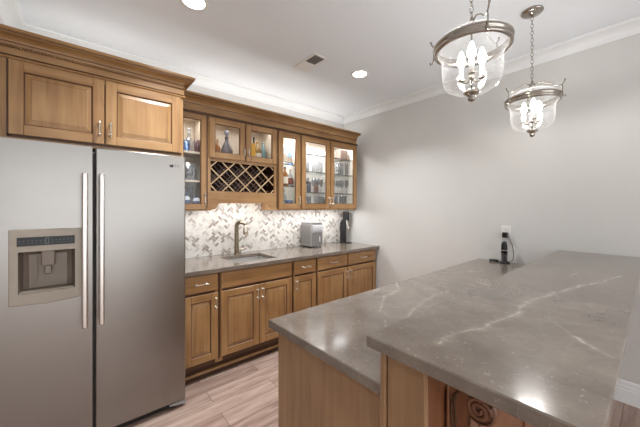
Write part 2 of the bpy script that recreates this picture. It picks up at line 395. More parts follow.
# ------------------------------------------------------------------ veins for the worktops (colour of the stone itself)
def backproj(px, py, z):
    u = px-320; v = 207-py; s = (z-CAMH)/v
    return ((186.43+.7604*u)*s, (218.23-.6496*u)*s)
def slab_mesh(name, x0, x1, y0, y1, z0, z1, veins, res, parent=None, holes=None, **kw):
    nx = int(round((x1-x0)/res)); ny = int(round((y1-y0)/res))
    gx = np.linspace(x0, x1, nx+1); gy = np.linspace(y0, y1, ny+1)
    GX, GY = np.meshgrid(gx, gy)
    V = np.zeros_like(GX)
    rs = np.random.RandomState(3)
    wob = lambda s, ph: np.sin(GX*s+ph)*np.cos(GY*s*1.3+ph*2)
    dx = .004*wob(38, 1)+.002*wob(90, 2)+.0012*wob(210, 4); dy = .004*wob(41, 5)+.002*wob(97, 3)+.0012*wob(190, 7)
    fade = .62+.38*wob(30, 2.2)*wob(13, .4)
    for line, wd, st in veins:
        for (ax, ay), (bx, by) in zip(line, line[1:]):
            L = (bx-ax)**2+(by-ay)**2
            tt = np.clip(((GX+dx-ax)*(bx-ax)+(GY+dy-ay)*(by-ay))/L, 0, 1)
            d = np.hypot(GX+dx-ax-tt*(bx-ax), GY+dy-ay-tt*(by-ay))
            core = np.exp(-(d/wd)**2)*st*np.clip(fade*1.1, 0, 1)*.62+.22*st*np.exp(-(d/(wd*4))**2)*np.clip(fade, 0, 1)
            V = np.maximum(V, core)
    vs = [(float(a), float(b), z1) for b in gy for a in gx]
    W = nx+1; fs = []
    for j in range(ny):
        for i in range(nx):
            fs.append((j*W+i, j*W+i+1, (j+1)*W+i+1, (j+1)*W+i))
    ring = [i for i in range(nx+1)]+[j*W+nx for j in range(1, ny+1)]+[ny*W+i for i in range(nx-1, -1, -1)]+[j*W for j in range(ny-1, 0, -1)]
    nb = len(vs); e = .003
    cx_, cy_ = (x0+x1)/2, (y0+y1)/2
    def ringpts(z, o):
        out = []
        for k in ring:
            x, y, _ = vs[k]
            if abs(x-x0) < 1e-9: x -= o
            if abs(x-x1) < 1e-9: x += o
            if abs(y-y0) < 1e-9: y -= o
            if abs(y-y1) < 1e-9: y += o
            out.append((x, y, z))
        return out
    R = len(ring); levels = [(z1-e, e), (z0+e, e), (z0, 0)]
    prev = ring; allv = list(vs)
    for z, o in levels:
        st_ = len(allv); allv += ringpts(z, o)
        cur = list(range(st_, st_+R))
        for k in range(R): fs.append((prev[(k+1) % R], prev[k], cur[k], cur[(k+1) % R]))
        prev = cur
    fs.append(tuple(prev[::-1]))
    off = Vector((cx_, cy_, z0))
    me = bpy.data.meshes.new(name); me.from_pydata([(x-off.x, y-off.y, z-off.z) for x, y, z in allv], [], fs)
    at = me.attributes.new('vein', 'FLOAT', 'POINT')
    vals = np.zeros(len(allv), dtype=np.float32); vals[:nb] = V.ravel()
    for lv in range(3): vals[nb+lv*R:nb+(lv+1)*R] = vals[np.array(ring)] * (1 if lv < 2 else 0)
    at.data.foreach_set('value', vals)
    me.materials.append(quartz_m); me.update()
    o = bpy.data.objects.new(name, me); C.objects.link(o); o.location = off
    for k, v in kw.items(): o[k] = v
    return o
def pv(pts, z, sc, ox, oy): return [backproj(ox+x*sc, oy+y*sc, z) for x, y in pts]
ZU, ZL = 1.067, .914
up_veins = [
  (pv([(0, 262), (12, 250), (45, 240), (75, 234), (115, 218), (150, 205), (160, 190), (175, 180), (230, 162), (275, 150), (310, 145), (355, 130)], ZU, .5079, 440, 210), .0042, .95),
  (pv([(160, 190), (175, 180), (230, 162), (275, 150), (310, 142)], ZU, .5079, 440, 210), .009, .7),
  (pv([(215, 210), (240, 232), (262, 243)], ZU, .5079, 440, 210), .002, .35),
  (pv([(268, 250), (285, 262), (305, 270), (335, 288)], ZU, .5079, 440, 210), .0032, .75),
  (pv([(243, 100), (262, 112), (270, 125), (250, 135)], ZU, .5079, 440, 210), .008, .5),
  (pv([(358, 104), (372, 101), (390, 100)], ZU, .5079, 440, 210), .008, .5),
  (pv([(262, 250), (240, 300), (200, 330)], ZU, .5079, 440, 210), .0018, .15),
  (pv([(60, 120), (150, 130), (225, 150)], ZU, .5079, 440, 210), .003, .08),
]
k = 1/3.765
lo_veins = [
  (pv([(135, 195), (150, 220), (120, 240), (90, 250), (75, 305)], ZL, k, 360, 230), .006, .6),
  (pv([(140, 205), (150, 222)], ZL, k, 360, 230), .010, .5),
  (pv([(95, 340), (95, 365)], ZL, k, 360, 230), .004, .5),
  (pv([(180, 340), (185, 325), (195, 305), (230, 275), (280, 245), (315, 238)], ZL, k, 360, 230), .005, .5),
  (pv([(305, 162), (360, 158), (430, 158), (480, 155)], ZL, k, 360, 230), .009, .45),
]

# ------------------------------------------------------------------ worktop over the base cabinets with sink cut-out
SX0, SX1, SY0, SY1 = 1.12, 1.56, 2.495, 2.885
mb = MB(); cx0, cx1, cy0, cy1 = .62, XW-.002, 2.365, YW-.001
xs = [cx0, SX0, SX1, cx1]; ys = [cy0, SY0, SY1, cy1]; qi = mb.mi(quartz_m)
gv = {}
for z in (.878, .914):
    for i, x in enumerate(xs):
        for j, y in enumerate(ys): gv[i, j, z] = mb.bm.verts.new((x, y, z))
for i in range(3):
    for j in range(3):
        if (i, j) == (1, 1): continue
        for z in (.878, .914): mb.bm.faces.new([gv[i, j, z], gv[i+1, j, z], gv[i+1, j+1, z], gv[i, j+1, z]])
def wallq(a, b): mb.bm.faces.new([gv[a+(.878,)], gv[b+(.878,)], gv[b+(.914,)], gv[a+(.914,)]])
for i in range(3): wallq((i, 0), (i+1, 0)); wallq((i, 3), (i+1, 3)); wallq((0, i), (0, i+1)); wallq((3, i), (3, i+1))
for a, b in (((1, 1), (2, 1)), ((2, 1), (2, 2)), ((2, 2), (1, 2)), ((1, 2), (1, 1))): wallq(a, b)
o = link('worktop', mb, label='long taupe quartz worktop over the back-wall base cabinets, with the sink let in', cat='countertop')
bm_ = o.modifiers.new('edge', 'BEVEL'); bm_.width = .0025; bm_.segments = 2; bm_.limit_method = 'ANGLE'

# sink
t = thing('sink', 'rectangular stainless undermount sink let into the back worktop', 'sink', (1.34, 2.69, .70))
mb = MB(); a, b_, c_, d_ = SX0-.004, SX1+.004, SY0-.004, SY1+.004
def rr(o, z): return [(a+o, c_+o, z), (b_-o, c_+o, z), (b_-o, d_-o, z), (a+o, d_-o, z)]
sink_m = stainless('sink_steel', lin(205, 203, 200), .42, (60, 2, 2), .1, .7)
mb.quadloft([rr(-.02, .876), rr(0, .876), rr(.004, .73), rr(.02, .712), rr(.19, .708)], sink_m, False, True)
mb.quadloft([rr(-.02, .8755), rr(-.004, .8745), rr(.0, .725), rr(.018, .705), rr(.19, .701)], sink_m, False, True)
link('basin', mb, t)
link('drain', MB().lathe([(.045, .7082), (.045, .711), (.03, .7095), (.0, .7095)], (1.34, 2.69, 0), nickel, 20), t)

# faucet
FX, FY = 1.332, 2.95
t = thing('faucet', 'brushed bronze pull-down faucet standing behind the sink', 'faucet', (FX, FY, .914))
link('base', MB().lathe([(.030, .9145), (.030, .920), (.024, .924), (.0, .924)], (FX, FY, 0), brass, 20), t)
dxf, dyf = .55, -.835
pts = [(FX, FY, .922), (FX, FY, 1.0), (FX, FY, 1.10), (FX, FY, 1.215)]
for k in range(1, 9):
    a_ = k/8*PI; q = .055-.055*math.cos(a_); pts.append((FX+dxf*q, FY+dyf*q, 1.215+.045*math.sin(a_)))
link('spout', MB().tube(pts, .02, brass, 14, rads=[.024, .024, .023]+[.022]*5+[.020]*4), t)
link('spray_head', MB().lathe([(.0195, 1.222), (.024, 1.205), (.029, 1.165), (.030, 1.135), (.024, 1.125), (0, 1.125)], (FX+dxf*.11, FY+dyf*.11, 0), nickel_b, 18), t)
link('lever', MB().tube([(FX+.018, FY, .962), (FX+.04, FY-.005, .965), (FX+.075, FY-.02, .972), (FX+.115, FY-.04, .984)], .008, nickel_b, 10, rads=[.016, .012, .007, .006]), t)

# ------------------------------------------------------------------ herringbone backsplash
mb = MB()
BX0, BX1, BZ0, BZ1 = .625, XW-.004, .9145, 1.47
TW, TL = .0235, .047
tile_cols = [lin(244, 241, 236), lin(238, 234, 228), lin(230, 226, 220), lin(196, 189, 182), lin(170, 161, 151), lin(214, 211, 207)]
tile_ms = []
for i, c_ in enumerate(tile_cols):
    tile_ms.append(simple('marble_tile_%s' % 'white cream silver taupe brown pale'.split()[i], c_, .22, noise=.06, scale=25))
grout = simple('tile_grout', lin(232, 228, 222), .8)
mb.box(BX0, BX1, YW-.005, YW-.001, BZ0, BZ1, grout)
g_ = .0012; cs = math.cos(PI/4)
def clip_poly(P, keep):
    out = []
    for i in range(len(P)):
        a, b = P[i], P[(i+1) % len(P)]; ka, kb = keep(a), keep(b)
        if ka >= 0: out.append(a)
        if ka*kb < 0:
            s_ = ka/(ka-kb); out.append((a[0]+(b[0]-a[0])*s_, a[1]+(b[1]-a[1])*s_))
    return out
def tile(u, v, du, dv):
    P = [(u+g_, v+g_), (u+du-g_, v+g_), (u+du-g_, v+dv-g_), (u+g_, v+dv-g_)]
    P = [((a-b)*cs+1.8, (a+b)*cs+1.2) for a, b in P]
    for kf in (lambda p: p[0]-BX0-.001, lambda p: BX1-.001-p[0], lambda p: p[1]-BZ0-.001, lambda p: BZ1-.001-p[1]):
        P = clip_poly(P, kf)
        if len(P) < 3: return
    r = random.random()
    i = 0 if r < .36 else 1 if r < .56 else 2 if r < .68 else 3 if r < .80 else 4 if r < .90 else 5
    f = mb.bm.faces.new([mb.bm.verts.new((x, YW-.0065, z)) for x, z in P]); f.material_index = mb.mi(tile_ms[i])
N = 60
for i in range(-N, N):
    for j in range(-N, N):
        # herringbone: L-shaped pair repeating on the lattice (w,-w)... in units of tile width
        u0, v0 = i*TW+j*2*TW, i*TW-j*2*TW
        tile(u0, v0, TL, TW); tile(u0+2*TW, v0-TW, TW, TL)
link('tile_backsplash', mb, label='marble herringbone mosaic backsplash between the back worktop and the upper cabinets', cat='backsplash')

# ------------------------------------------------------------------ upper cabinets
YU = 2.70; UDY = YU-.0205; UT = 2.30
def upper_box(t, x0, x1, z0, z1, inner, back=None):
    mb = MB(); g = .0005
    for a, b, s in ((x0+g, x0+.018, 1), (x1-.018, x1-g, -1)):
        mb.box(a, b, YU+.02, YW-.014, z0, z1, wood_v)
    z0 = z0+.018 if z0 < 1.5 else z0
    mb.box(x0+.018, x1-.018, YU+.02, YW-.014, z0, z0+.018, wood_h); mb.box(x0+.018, x1-.018, YU+.02, YW-.014, z1-.018, z1, wood_h)
    link('body', mb, t)
    mb = MB()   # lining
    i = .0185
    mb.box(x0+i, x0+i+.001, YU+.022, YW-.004, z0+i, z1-i, inner); mb.box(x1-i-.001, x1-i, YU+.022, YW-.004, z0+i, z1-i, inner)
    mb.box(x0+i, x1-i, YW-.020, YW-.0145, z0+i, z1-i, back or inner); mb.box(x0+i, x1-i, YU+.022, YW-.020, z0+i, z0+i+.001, inner)
    mb.box(x0+i, x1-i, YU+.022, YW-.020, z1-i-.001, z1-i, inner)
    link('lining', mb, t)
def frame(t, x0, x1, z0, z1, mids=(), top=.045, bot=.03, st=.03):
    mb = MB(); g = .0005
    mb.box(x0+g, x0+st, YU, YU+.02, z0, z1, wood_v, .001); mb.box(x1-st, x1-g, YU, YU+.02, z0, z1, wood_v, .001)
    mb.box(x0+st, x1-st, YU, YU+.02, z1-top, z1, wood_h); mb.box(x0+st, x1-st, YU, YU+.02, z0, z0+bot, wood_h)
    for m in mids: mb.box(m-.019, m+.019, YU, YU+.02, z0+bot, z1-top, wood_v)
    for a, b in ((x0+g, x0+.007), (x1-.007, x1-g)): mb.box(a, b, YU-.001, YU+.001, z0+.01, z1-.03, glaze)
    link('face_frame', mb, t)
def shelf(t, x0, x1, z, glassy=True):
    mb = MB()
    if glassy:
        mb.box(x0+.022, x1-.022, YU+.045, YW-.018, z-.006, z, shelf_glass)
        mb.box(x0+.022, x1-.022, YU+.042, YU+.045, z-.010, z+.0005, shelf_edge)
    else: mb.box(x0+.022, x1-.022, YU+.030, YW-.018, z-.018, z, ply)
    link('shelf', mb, t)
def puck(t, x, z): link('cabinet_light', MB().lathe([(.028, z), (.028, z-.006), (.022, z-.008), (0, z-.008)], (x, 2.86, 0), led_m, 16), t)
def lightbar(t, x0, x1, z): link('light_strip', MB().box(x0+.06, x1-.06, 2.815, 2.835, z+.010, z+.0175, led_m), t)
ZB = 1.39
grp = 'glass-door upper cabinets on the back wall'
tA = thing('upper_cabinet', 'narrow glass-door upper cabinet of crystal beside the refrigerator cabinet', 'cabinet', (.795, 2.85, ZB), grp)
upper_box(tA, .66, .93, ZB, UT, ply); frame(tA, .66, .93, ZB, UT)
door(tA, .67, .920, ZB+.012, 2.262, UDY, (.900, 1.50), True, fw=.047)
for z in (1.93, 1.67): shelf(tA, .66, .93, z, False)
lightbar(tA, .66, .93, ZB)
tB = thing('wine_cabinet', 'upper cabinet with a wine lattice under two small glass doors, above the sink', 'cabinet', (1.3075, 2.85, ZB), grp)
upper_box(tB, .93, 1.685, 1.87, UT, ply)
mb = MB()
g = .0005
mb.box(.93+g, .948, YU+.02, YW-.014, ZB, 1.87, wood_v); mb.box(1.667, 1.685-g, YU+.02, YW-.014, ZB, 1.87, wood_v)
mb.box(.948, 1.667, YU+.02, YW-.014, 1.532, 1.55, wood_h)
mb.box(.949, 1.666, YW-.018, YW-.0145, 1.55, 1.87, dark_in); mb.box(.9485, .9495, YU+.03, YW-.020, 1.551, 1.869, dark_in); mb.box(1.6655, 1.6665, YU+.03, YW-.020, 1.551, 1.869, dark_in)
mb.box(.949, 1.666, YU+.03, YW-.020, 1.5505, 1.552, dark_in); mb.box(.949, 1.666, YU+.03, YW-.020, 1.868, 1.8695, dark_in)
link('rack_box', mb, tB)
mb = MB()
st = .035
mb.box(.93+g, .93+st, YU, YU+.02, 1.575, UT, wood_v, .001); mb.box(1.685-st, 1.685-g, YU, YU+.02, 1.575, UT, wood_v, .001)
mb.box(.93+st, 1.685-st, YU, YU+.02, UT-.045, UT, wood_h); mb.box(.93+st, 1.685-st, YU, YU+.02, 1.856, 1.905, wood_h)
mb.box(1.289, 1.327, YU, YU+.02, 1.905, UT-.045, wood_v)
for a, b in ((.93+g, .937), (1.678, 1.685-g)): mb.box(a, b, YU-.001, YU+.001, 1.42, 2.27, glaze)
link('face_frame', mb, tB)
prof = [(.93+g, 1.39), (.965, 1.39), (.975, 1.400), (1.005, 1.402), (1.018, 1.425), (1.030, 1.430), (1.037, 1.450), (1.052, 1.460), (1.56, 1.460), (1.575, 1.450), (1.582, 1.430), (1.594, 1.425), (1.607, 1.402), (1.64, 1.400), (1.650, 1.39), (1.685-g, 1.39), (1.685-g, 1.5745), (.93+g, 1.5745)]
link('valance', MB().prism(prof, 'Y', YU, YU+.02, wood_h), tB, label='stepped wooden valance board with a raised middle')
# lattice
lx0, lx1, lz0, lz1 = .958, 1.645, 1.576, 1.856
sp = .178
def clipseg(x, z, dx, dz):
    t0, t1 = -9, 9
    for p, q, lo, hi in ((x, dx, lx0, lx1), (z, dz, lz0, lz1)):
        a, b = (lo-p)/q, (hi-p)/q
        if a > b: a, b = b, a
        t0, t1 = max(t0, a), min(t1, b)
    return t0, t1
hw = .0055
def lattice(ybase, m):
    mb = MB()
    for di, (dx, dz) in enumerate([(1, .93), (1, -.93)]):
        for k in range(-6, 14):
            x = 1.051+k*sp; zm = (lz0+lz1)/2; t0, t1 = clipseg(x, zm, dx, dz)
            if t1-t0 < .02: continue
            P = [(x+dx*t0, zm+dz*t0), (x+dx*t1, zm+dz*t1)]; nx_, nz_ = -dz*.73*hw, dx*.73*hw
            y0 = ybase+di*.008
            q = [(P[0][0]+nx_, P[0][1]+nz_), (P[0][0]-nx_, P[0][1]-nz_), (P[1][0]-nx_, P[1][1]-nz_), (P[1][0]+nx_, P[1][1]+nz_)]
            mb.prism(q, 'Y', y0, y0+.0079, m)
    return mb
pale_strip = wood('pale_lattice_strip', 'Z', lin(204, 178, 142), lin(196, 168, 130), lin(184, 154, 116))
link('lattice', lattice(YU+.003, pale_strip), tB, label='pale crossed lattice strips')
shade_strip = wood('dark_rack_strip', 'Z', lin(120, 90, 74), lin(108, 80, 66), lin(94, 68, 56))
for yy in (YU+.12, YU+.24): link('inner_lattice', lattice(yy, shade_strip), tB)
door(tB, .945, 1.304, 1.885, 2.262, UDY, (1.285, 1.965), True, hl=.07, fw=.055)
door(tB, 1.312, 1.672, 1.885, 2.262, UDY, (1.331, 1.965), True, hl=.07, fw=.055)
link('light_strip', MB().box(.99, 1.62, 2.815, 2.835, 1.524, 1.5315, led_m), tB)
tC = thing('upper_cabinet', 'narrow glass-door upper cabinet of liquor bottles, right of the wine lattice', 'cabinet', (1.8425, 2.85, ZB), grp)
upper_box(tC, 1.685, 2.0, ZB, UT, white_in); frame(tC, 1.685, 2.0, ZB, UT)
door(tC, 1.698, 1.988, ZB+.012, 2.262, UDY, (1.965, 1.50), True, fw=.058)
for z in (1.917, 1.666): shelf(tC, 1.685, 2.0, z)
lightbar(tC, 1.685, 2.0, ZB); puck(tC, 1.8425, UT-.02)
tD = thing('upper_cabinet', 'wide two-door glass cabinet with a bright white interior full of drinking glasses', 'cabinet', (2.485, 2.85, ZB), grp)
upper_box(tD, 2.0, 2.97, ZB, UT, white_in); frame(tD, 2.0, 2.97, ZB, UT, (2.465,))
door(tD, 2.013, 2.460, ZB+.012, 2.262, UDY, (2.436, 1.50), True, fw=.060)
door(tD, 2.470, 2.958, ZB+.012, 2.262, UDY, (2.494, 1.50), True, fw=.060)
DS = (2.07, 1.858, 1.605)
for z in DS: shelf(tD, 2.0, 2.97, z)
lightbar(tD, 2.0, 2.97, ZB); puck(tD, 2.24, UT-.02); puck(tD, 2.72, UT-.02)

# cabinet crown: (outwards, z) rising from the frieze to the top
def wood_crown(p, z0, z1):
    H = z1-z0; pts = [(0, z0), (.010, z0), (.012, z0+.006), (.010, z0+.012)]
    for k in range(8):
        a = k/7; pts.append((.010+(p-.022)*(1-math.cos(a*PI/2)), z0+.016+(H-.046)*math.sin(a*PI/2)))
    pts += [(p-.008, z1-.026), (p-.008, z1-.018), (p, z1-.014), (p, z1), (0, z1)]
    return pts
def mitred(mb, prof, yf, xl, xr, yb, m, left=True, right=True):
    """sweep the profile along the front and returns it back along the right (and left) end"""
    path = []
    rings = []
    if left: rings += [[(xl-d, yb, z) for d, z in prof], [(xl-d, yf-d, z) for d, z in prof]]
    else: rings += [[(xl, yf-d, z) for d, z in prof]]
    if right: rings += [[(xr+d, yf-d, z) for d, z in prof], [(xr+d, yb, z) for d, z in prof]]
    else: rings += [[(xr, yf-d, z) for d, z in prof]]
    mb.quadloft(rings, m)
t = thing('cabinet_crown', 'long wooden crown moulding along the top of the glass-door cabinets', 'moulding', (1.8, 2.85, UT))
mb = MB(); mb.box(.66, 2.97, YU-.001, YU+.018, UT+.0005, 2.335, wood_h)
link('frieze', mb, t)
mb = MB(); mitred(mb, [(0, 2.265), (.008, 2.265), (.010, 2.272), (.006, 2.278), (.006, 2.286), (0, 2.286)], YU-.0215, .668, 2.968, YW-.002, glaze, False, False)
link('bead', mb, t)
mb = MB(); mitred(mb, wood_crown(.085, 2.335, 2.428), YU-.001, .66, 2.967, YW-.002, wood_h, False, False)
link('cornice', mb, t)
mb = MB()
for z_, p_ in ((2.402, .0785), (2.348, .011)): mitred(mb, [(p_-.004, z_), (p_, z_), (p_, z_+.007), (p_-.004, z_+.007)], YU-.001, .66, 2.967, YW-.002, glaze, False, False)
link('glaze_lines', mb, t, label='dark glazed lines in the crown')

# ------------------------------------------------------------------ refrigerator cabinet
tF = thing('refrigerator_cabinet', 'deep two-door wooden cabinet above the refrigerator with rope-trimmed crown', 'cabinet', (.16, 2.72, 1.82))
YC = 2.443
mb = MB(); mb.box(-.345, -.327, YC+.02, YW-.003, 0, 2.30, wood_v); mb.box(.637, .655, YC+.02, YW-.003, 1.80, 2.30, wood_v)
mb.box(-.327, .637, YC+.02, YW-.003, 1.822, 1.84, wood_h); mb.box(-.327, .637, YC+.02, YW-.003, 2.28, 2.30, wood_h); mb.box(-.327, .637, YW-.012, YW-.003, 1.84, 2.28, wood_v)
link('body', mb, tF)
mb = MB(); mb.box(-.345, -.28, YC, YC+.02, 1.815, 2.30, wood_v, .001); mb.box(.62, .655, YC, YC+.02, 1.815, 2.30, wood_v, .001)
mb.box(-.28, .62, YC, YC+.02, 2.26, 2.30, wood_h); mb.box(-.28, .62, YC, YC+.02, 1.815, 1.86, wood_h); mb.box(.135, .175, YC, YC+.02, 1.86, 2.26, glaze)
mb.box(-.30, .645, YC-.0012, YC+.001, 1.834, 1.850, glaze)
mb.box(-.302, -.286, YC-.0012, YC+.001, 1.84, 2.285, glaze)
link('face_frame', mb, tF)
door(tF, -.292, .1515, 1.848, 2.283, YC-.0215, (.125, 1.945), fw=.062)
door(tF, .1585, .632, 1.848, 2.283, YC-.0215, (.185, 1.945), fw=.062)
mb = MB(); mb.box(-.345, .655, YC-.002, YC+.018, 2.3005, 2.372, wood_h); link('frieze', mb, tF)
mb = MB(); mitred(mb, [(0, 2.288), (.012, 2.288), (.016, 2.294), (.012, 2.300), (.008, 2.304), (0, 2.304)], YC-.002, -.345, .655, 2.66, wood_h, False, True)
mb.box(-.345, .655, YC-.0155, YC-.001, 2.306, 2.3085, glaze)
link('frieze_bead', mb, tF)
mb = MB(); mitred(mb, [(0, 2.306), (.006, 2.306), (.006, 2.352), (0, 2.352)], YC-.002, -.345, .655, 2.66, wood_h, False, True); link('frieze_board', mb, tF)
mb = MB(); mitred(mb, wood_crown(.078, 2.366, 2.440), YC-.006, -.345, .645, 2.608, wood_h, False, True); link('cornice', mb, tF)
mb = MB()
for z_, p_ in ((2.414, .0712), (2.3785, .011)): mitred(mb, [(p_-.004, z_), (p_, z_), (p_, z_+.006), (p_-.004, z_+.006)], YC-.006, -.345, .645, 2.608, glaze, False, True)
link('glaze_lines', mb, tF, label='dark glazed lines in the crown')
mb = MB(); R = .0062; zc = 2.359; yc = YC-.012; xcur = -.345
mb.box(-.345, .66, YC-.010, YC-.004, 2.3515, 2.3665, glaze)
while xcur < .655:
    mb.tube([(xcur, yc-.001, zc-.0068), (xcur+.004, yc-.0035, zc), (xcur+.008, yc-.001, zc+.0068)], .0042, wood_h, 6); xcur += .0125
link('rope_trim', mb, tF, label='carved rope moulding with dark glaze')

# ------------------------------------------------------------------ refrigerator
tR = thing('refrigerator', 'stainless side-by-side refrigerator with an ice and water dispenser', 'refrigerator', (.1515, 2.6, 0))
YR = 2.19
mb = MB(); mb.box(-.302, .602, YR+.075, 3.0, .03, 1.765, steel_dark, .004); mb.box(-.29, .59, 2.30, 2.9, 0.001, .03, black)
link('body', mb, tR)
def rdoor(x0, x1, hole=None):
    mb = MB(); z0, z1 = .052, 1.784
    if not hole: mb.box(x0, x1, YR, YR+.068, z0, z1, steel, .008, 3)
    else:
        a, b, c, d = hole
        xs = [x0, a, b, x1]; zs = [z0, c, d, z1]; i = mb.mi(steel); V = {}
        for p, x in enumerate(xs):
            for q, z in enumerate(zs): V[p, q] = mb.bm.verts.new((x, YR, z))
        for p in range(3):
            for q in range(3):
                if (p, q) != (1, 1): mb.bm.faces.new([V[p, q], V[p+1, q], V[p+1, q+1], V[p, q+1]])
        e = .006
        F = [V[0, 0], V[1, 0], V[2, 0], V[3, 0], V[3, 1], V[3, 2], V[3, 3], V[2, 3], V[1, 3], V[0, 3], V[0, 2], V[0, 1]]
        prev = F
        B = []
        for v in F: B.append(mb.bm.verts.new((v.co.x, YR+.068, v.co.z)))
        for k in range(12): mb.bm.faces.new([F[k], F[(k+1) % 12], B[(k+1) % 12], B[k]])
        mb.bm.faces.new(B)
        H = [V[1, 1], V[2, 1], V[2, 2], V[1, 2]]; HB = [mb.bm.verts.new((v.co.x, YR+.06, v.co.z)) for v in H]
        for k in range(4): mb.bm.faces.new([H[k], H[(k+1) % 4], HB[(k+1) % 4], HB[k]])
    return mb
fz = link('door', rdoor(-.302, .080, (-.231, .004, .955, 1.192)), tR, label='left freezer door with dispenser')
rf = link('door', rdoor(.094, .604), tR, label='wider right refrigerator door')
# dispenser
mb = MB(); xa, xb, za, zb = -.262, .034, .905, 1.303
ha, hb, hc, hd = -.228, .001, .962, 1.184
i = mb.mi(disp_m)
def fr(x0, x1, z0, z1, y, bulge=0): return [(x0, y, z0), ((x0+x1)/2, y, z0-bulge), (x1, y, z0), (x1, y, z1), ((x0+x1)/2, y, z1), (x0, y, z1)]
yb = YR-.012
mb.quadloft([fr(xa, xb, za, zb, YR+.0005, .012), fr(xa, xb, za, zb, yb+.003, .012), fr(xa+.003, xb-.003, za+.003, zb-.003, yb, .012),
             fr(ha, hb, hc, hd, yb, 0), fr(ha, hb, hc, hd, YR+.004, 0)], disp_m, False, False)
disp = link('dispenser', mb, fz, label='taupe plastic dispenser surround')
def hr(o, yy): return [(ha+o*.3, yy, hc+o*.1), (hb-o*.3, yy, hc+o*.1), (hb-o*.3, yy, hd-o*.2), (ha+o*.3, yy, hd-o*.2)]
C2 = MB(); C2.quadloft([hr(0, YR+.0045), hr(.05, YR+.045), hr(.12, YR+.056)], disp_d, False, True)
C2.box(-.140, -.085, YR+.004, YR+.035, 1.10, hd-.001, disp_d, .003); C2.box(-.128, -.098, YR+.014, YR+.026, 1.05, 1.10, disp_d, .003)
C2.box(-.165, -.160, YR+.03, YR+.034, 1.0, 1.15, disp_d)
C2.box(ha+.004, hb-.004, YR-.008, YR+.04, hc+.001, hc+.008, disp_m, .002)
link('dispenser_recess', C2, tR)
C3 = MB(); C3.box(-.232, .0, yb-.0015, yb+.002, 1.215, 1.262, black_g, .001)
for k in range(14):
    x = -.226+k*.0160
    if k == 7: continue
    C3.box(x, x+.009, yb-.002, yb-.0014, 1.228, 1.230, grey_mark); C3.box(x+.001, x+.006, yb-.002, yb-.0014, 1.240, 1.2445, grey_mark)
C3.box(-.123, -.108, yb-.0021, yb-.0014, 1.222, 1.256, grey_mark); C3.box(-.120, -.111, yb-.0023, yb-.002, 1.226, 1.252, black_g)
link('control_panel', C3, tR, label='black strip of dispenser controls with grey print')
for x, nm in ((.044, 'left'), (.122, 'right')):
    mb = MB()
    mb.box(x-.013, x+.013, YR-.062, YR-.044, .725, 1.622, steel_h, .007, 3)
    for z in (.80, 1.545): mb.box(x-.008, x+.008, YR-.046, YR-.0005, z-.012, z+.012, steel_h, .003)
    link('handle', mb, fz if nm == 'left' else rf)
mb = MB(); mb.box(-.30, .60, YR+.035, YR+.075, .008, .046, grille_m, .002)
for k in range(5): mb.box(-.28, .58, YR+.032, YR+.036, .012+k*.007, .0145+k*.007, black)
link('grille', mb, tR)
link('foot_cover', MB().prism([(.50, .036), (.545, .026), (.604, .016), (.604, .047), (.50, .047)], 'Y', YR+.004, YR+.034, simple('grey_foot_plastic', lin(150, 148, 146), .4)), tR)
# badge
cu = bpy.data.curves.new('badge_text', 'FONT'); cu.body = 'LG'; cu.size = .026; cu.extrude = .0006; cu.align_y = 'CENTER'
to = bpy.data.objects.new('badge_text', cu); C.objects.link(to)
dg = bpy.context.evaluated_depsgraph_get(); me = bpy.data.meshes.new_from_object(to.evaluated_get(dg)); bpy.data.objects.remove(to)
bd = bpy.data.objects.new('logo_letters', me); C.objects.link(bd); me.materials.clear(); me.materials.append(simple('grey_badge', lin(110, 108, 106), .4, .5))
me.transform(Matrix.Translation((.533-.1515, YR-.0009-2.6, 1.712)) @ Matrix.Rotation(PI/2, 4, 'X')); bd.parent = rf
lm = MB(); rotx = Matrix.Rotation(PI/2, 3, 'X')
lm.lathe([(.0125, 0), (.0125, .0016), (.0, .0016)], (.512, YR-.0002, 1.712), simple('dark_badge', lin(60, 52, 52), .4), 20, rot=rotx)
lm.box(.5105, .5125, YR-.0024, YR-.0016, 1.7075, 1.7165, grey_mark); lm.box(.5125, .5165, YR-.0024, YR-.0016, 1.7075, 1.709, grey_mark)
link('logo_disc', lm, rf)

# ------------------------------------------------------------------ the bar
BXE = .70     # end of the lower cabinet
t = thing('bar_cabinet', 'lower wooden bar cabinet with a plain end panel under the lower bar worktop', 'cabinet', (1.87, .82, 0))
bar_v = wood('bar_panel_grain', 'Z', lin(160, 126, 92), lin(148, 113, 80), lin(134, 101, 70))
bar_warm = wood('bar_front_grain', 'Z', lin(134, 88, 58), lin(120, 76, 49), lin(104, 65, 42))
mb = MB(); mb.box(BXE, BXE+.018, .512, 1.11, 0, .878, bar_v, .001); link('end_panel', mb, t)
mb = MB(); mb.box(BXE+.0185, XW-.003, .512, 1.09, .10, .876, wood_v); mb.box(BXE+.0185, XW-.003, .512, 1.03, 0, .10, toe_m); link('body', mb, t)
for k in range(4):
    xa_ = BXE+.03+k*.575
    d = MB(); 
    mb = MB(); panel_front(mb, xa_, xa_+.565, -.0, .70-.14, 0)
    # mirrored so that it faces the kitchen aisle
    for v in mb.bm.verts: v.co = Vector((v.co.x, 1.1105-v.co.y, v.co.z+.14))
    link('door', mb, t)
slab_mesh('lower_bar_top', .67, XW-.005, .511, 1.137, .879, ZL, lo_veins, .006, label='lower taupe quartz bar worktop with thin white veins, ending at the right wall', category='countertop')
t = thing('bar_wall', 'wood-panelled raised bar support carrying the higher quartz top', 'bar', (1.85, .44, 0))
mb = MB(); mb.box(.662, .682, .374, .486, 0, 1.030, bar_v, .002); link('end_panel', mb, t)
mb = MB(); mb.box(.655, .682, .4885, .507, 0, 1.030, bar_v, .003); link('corner_trim', mb, t)
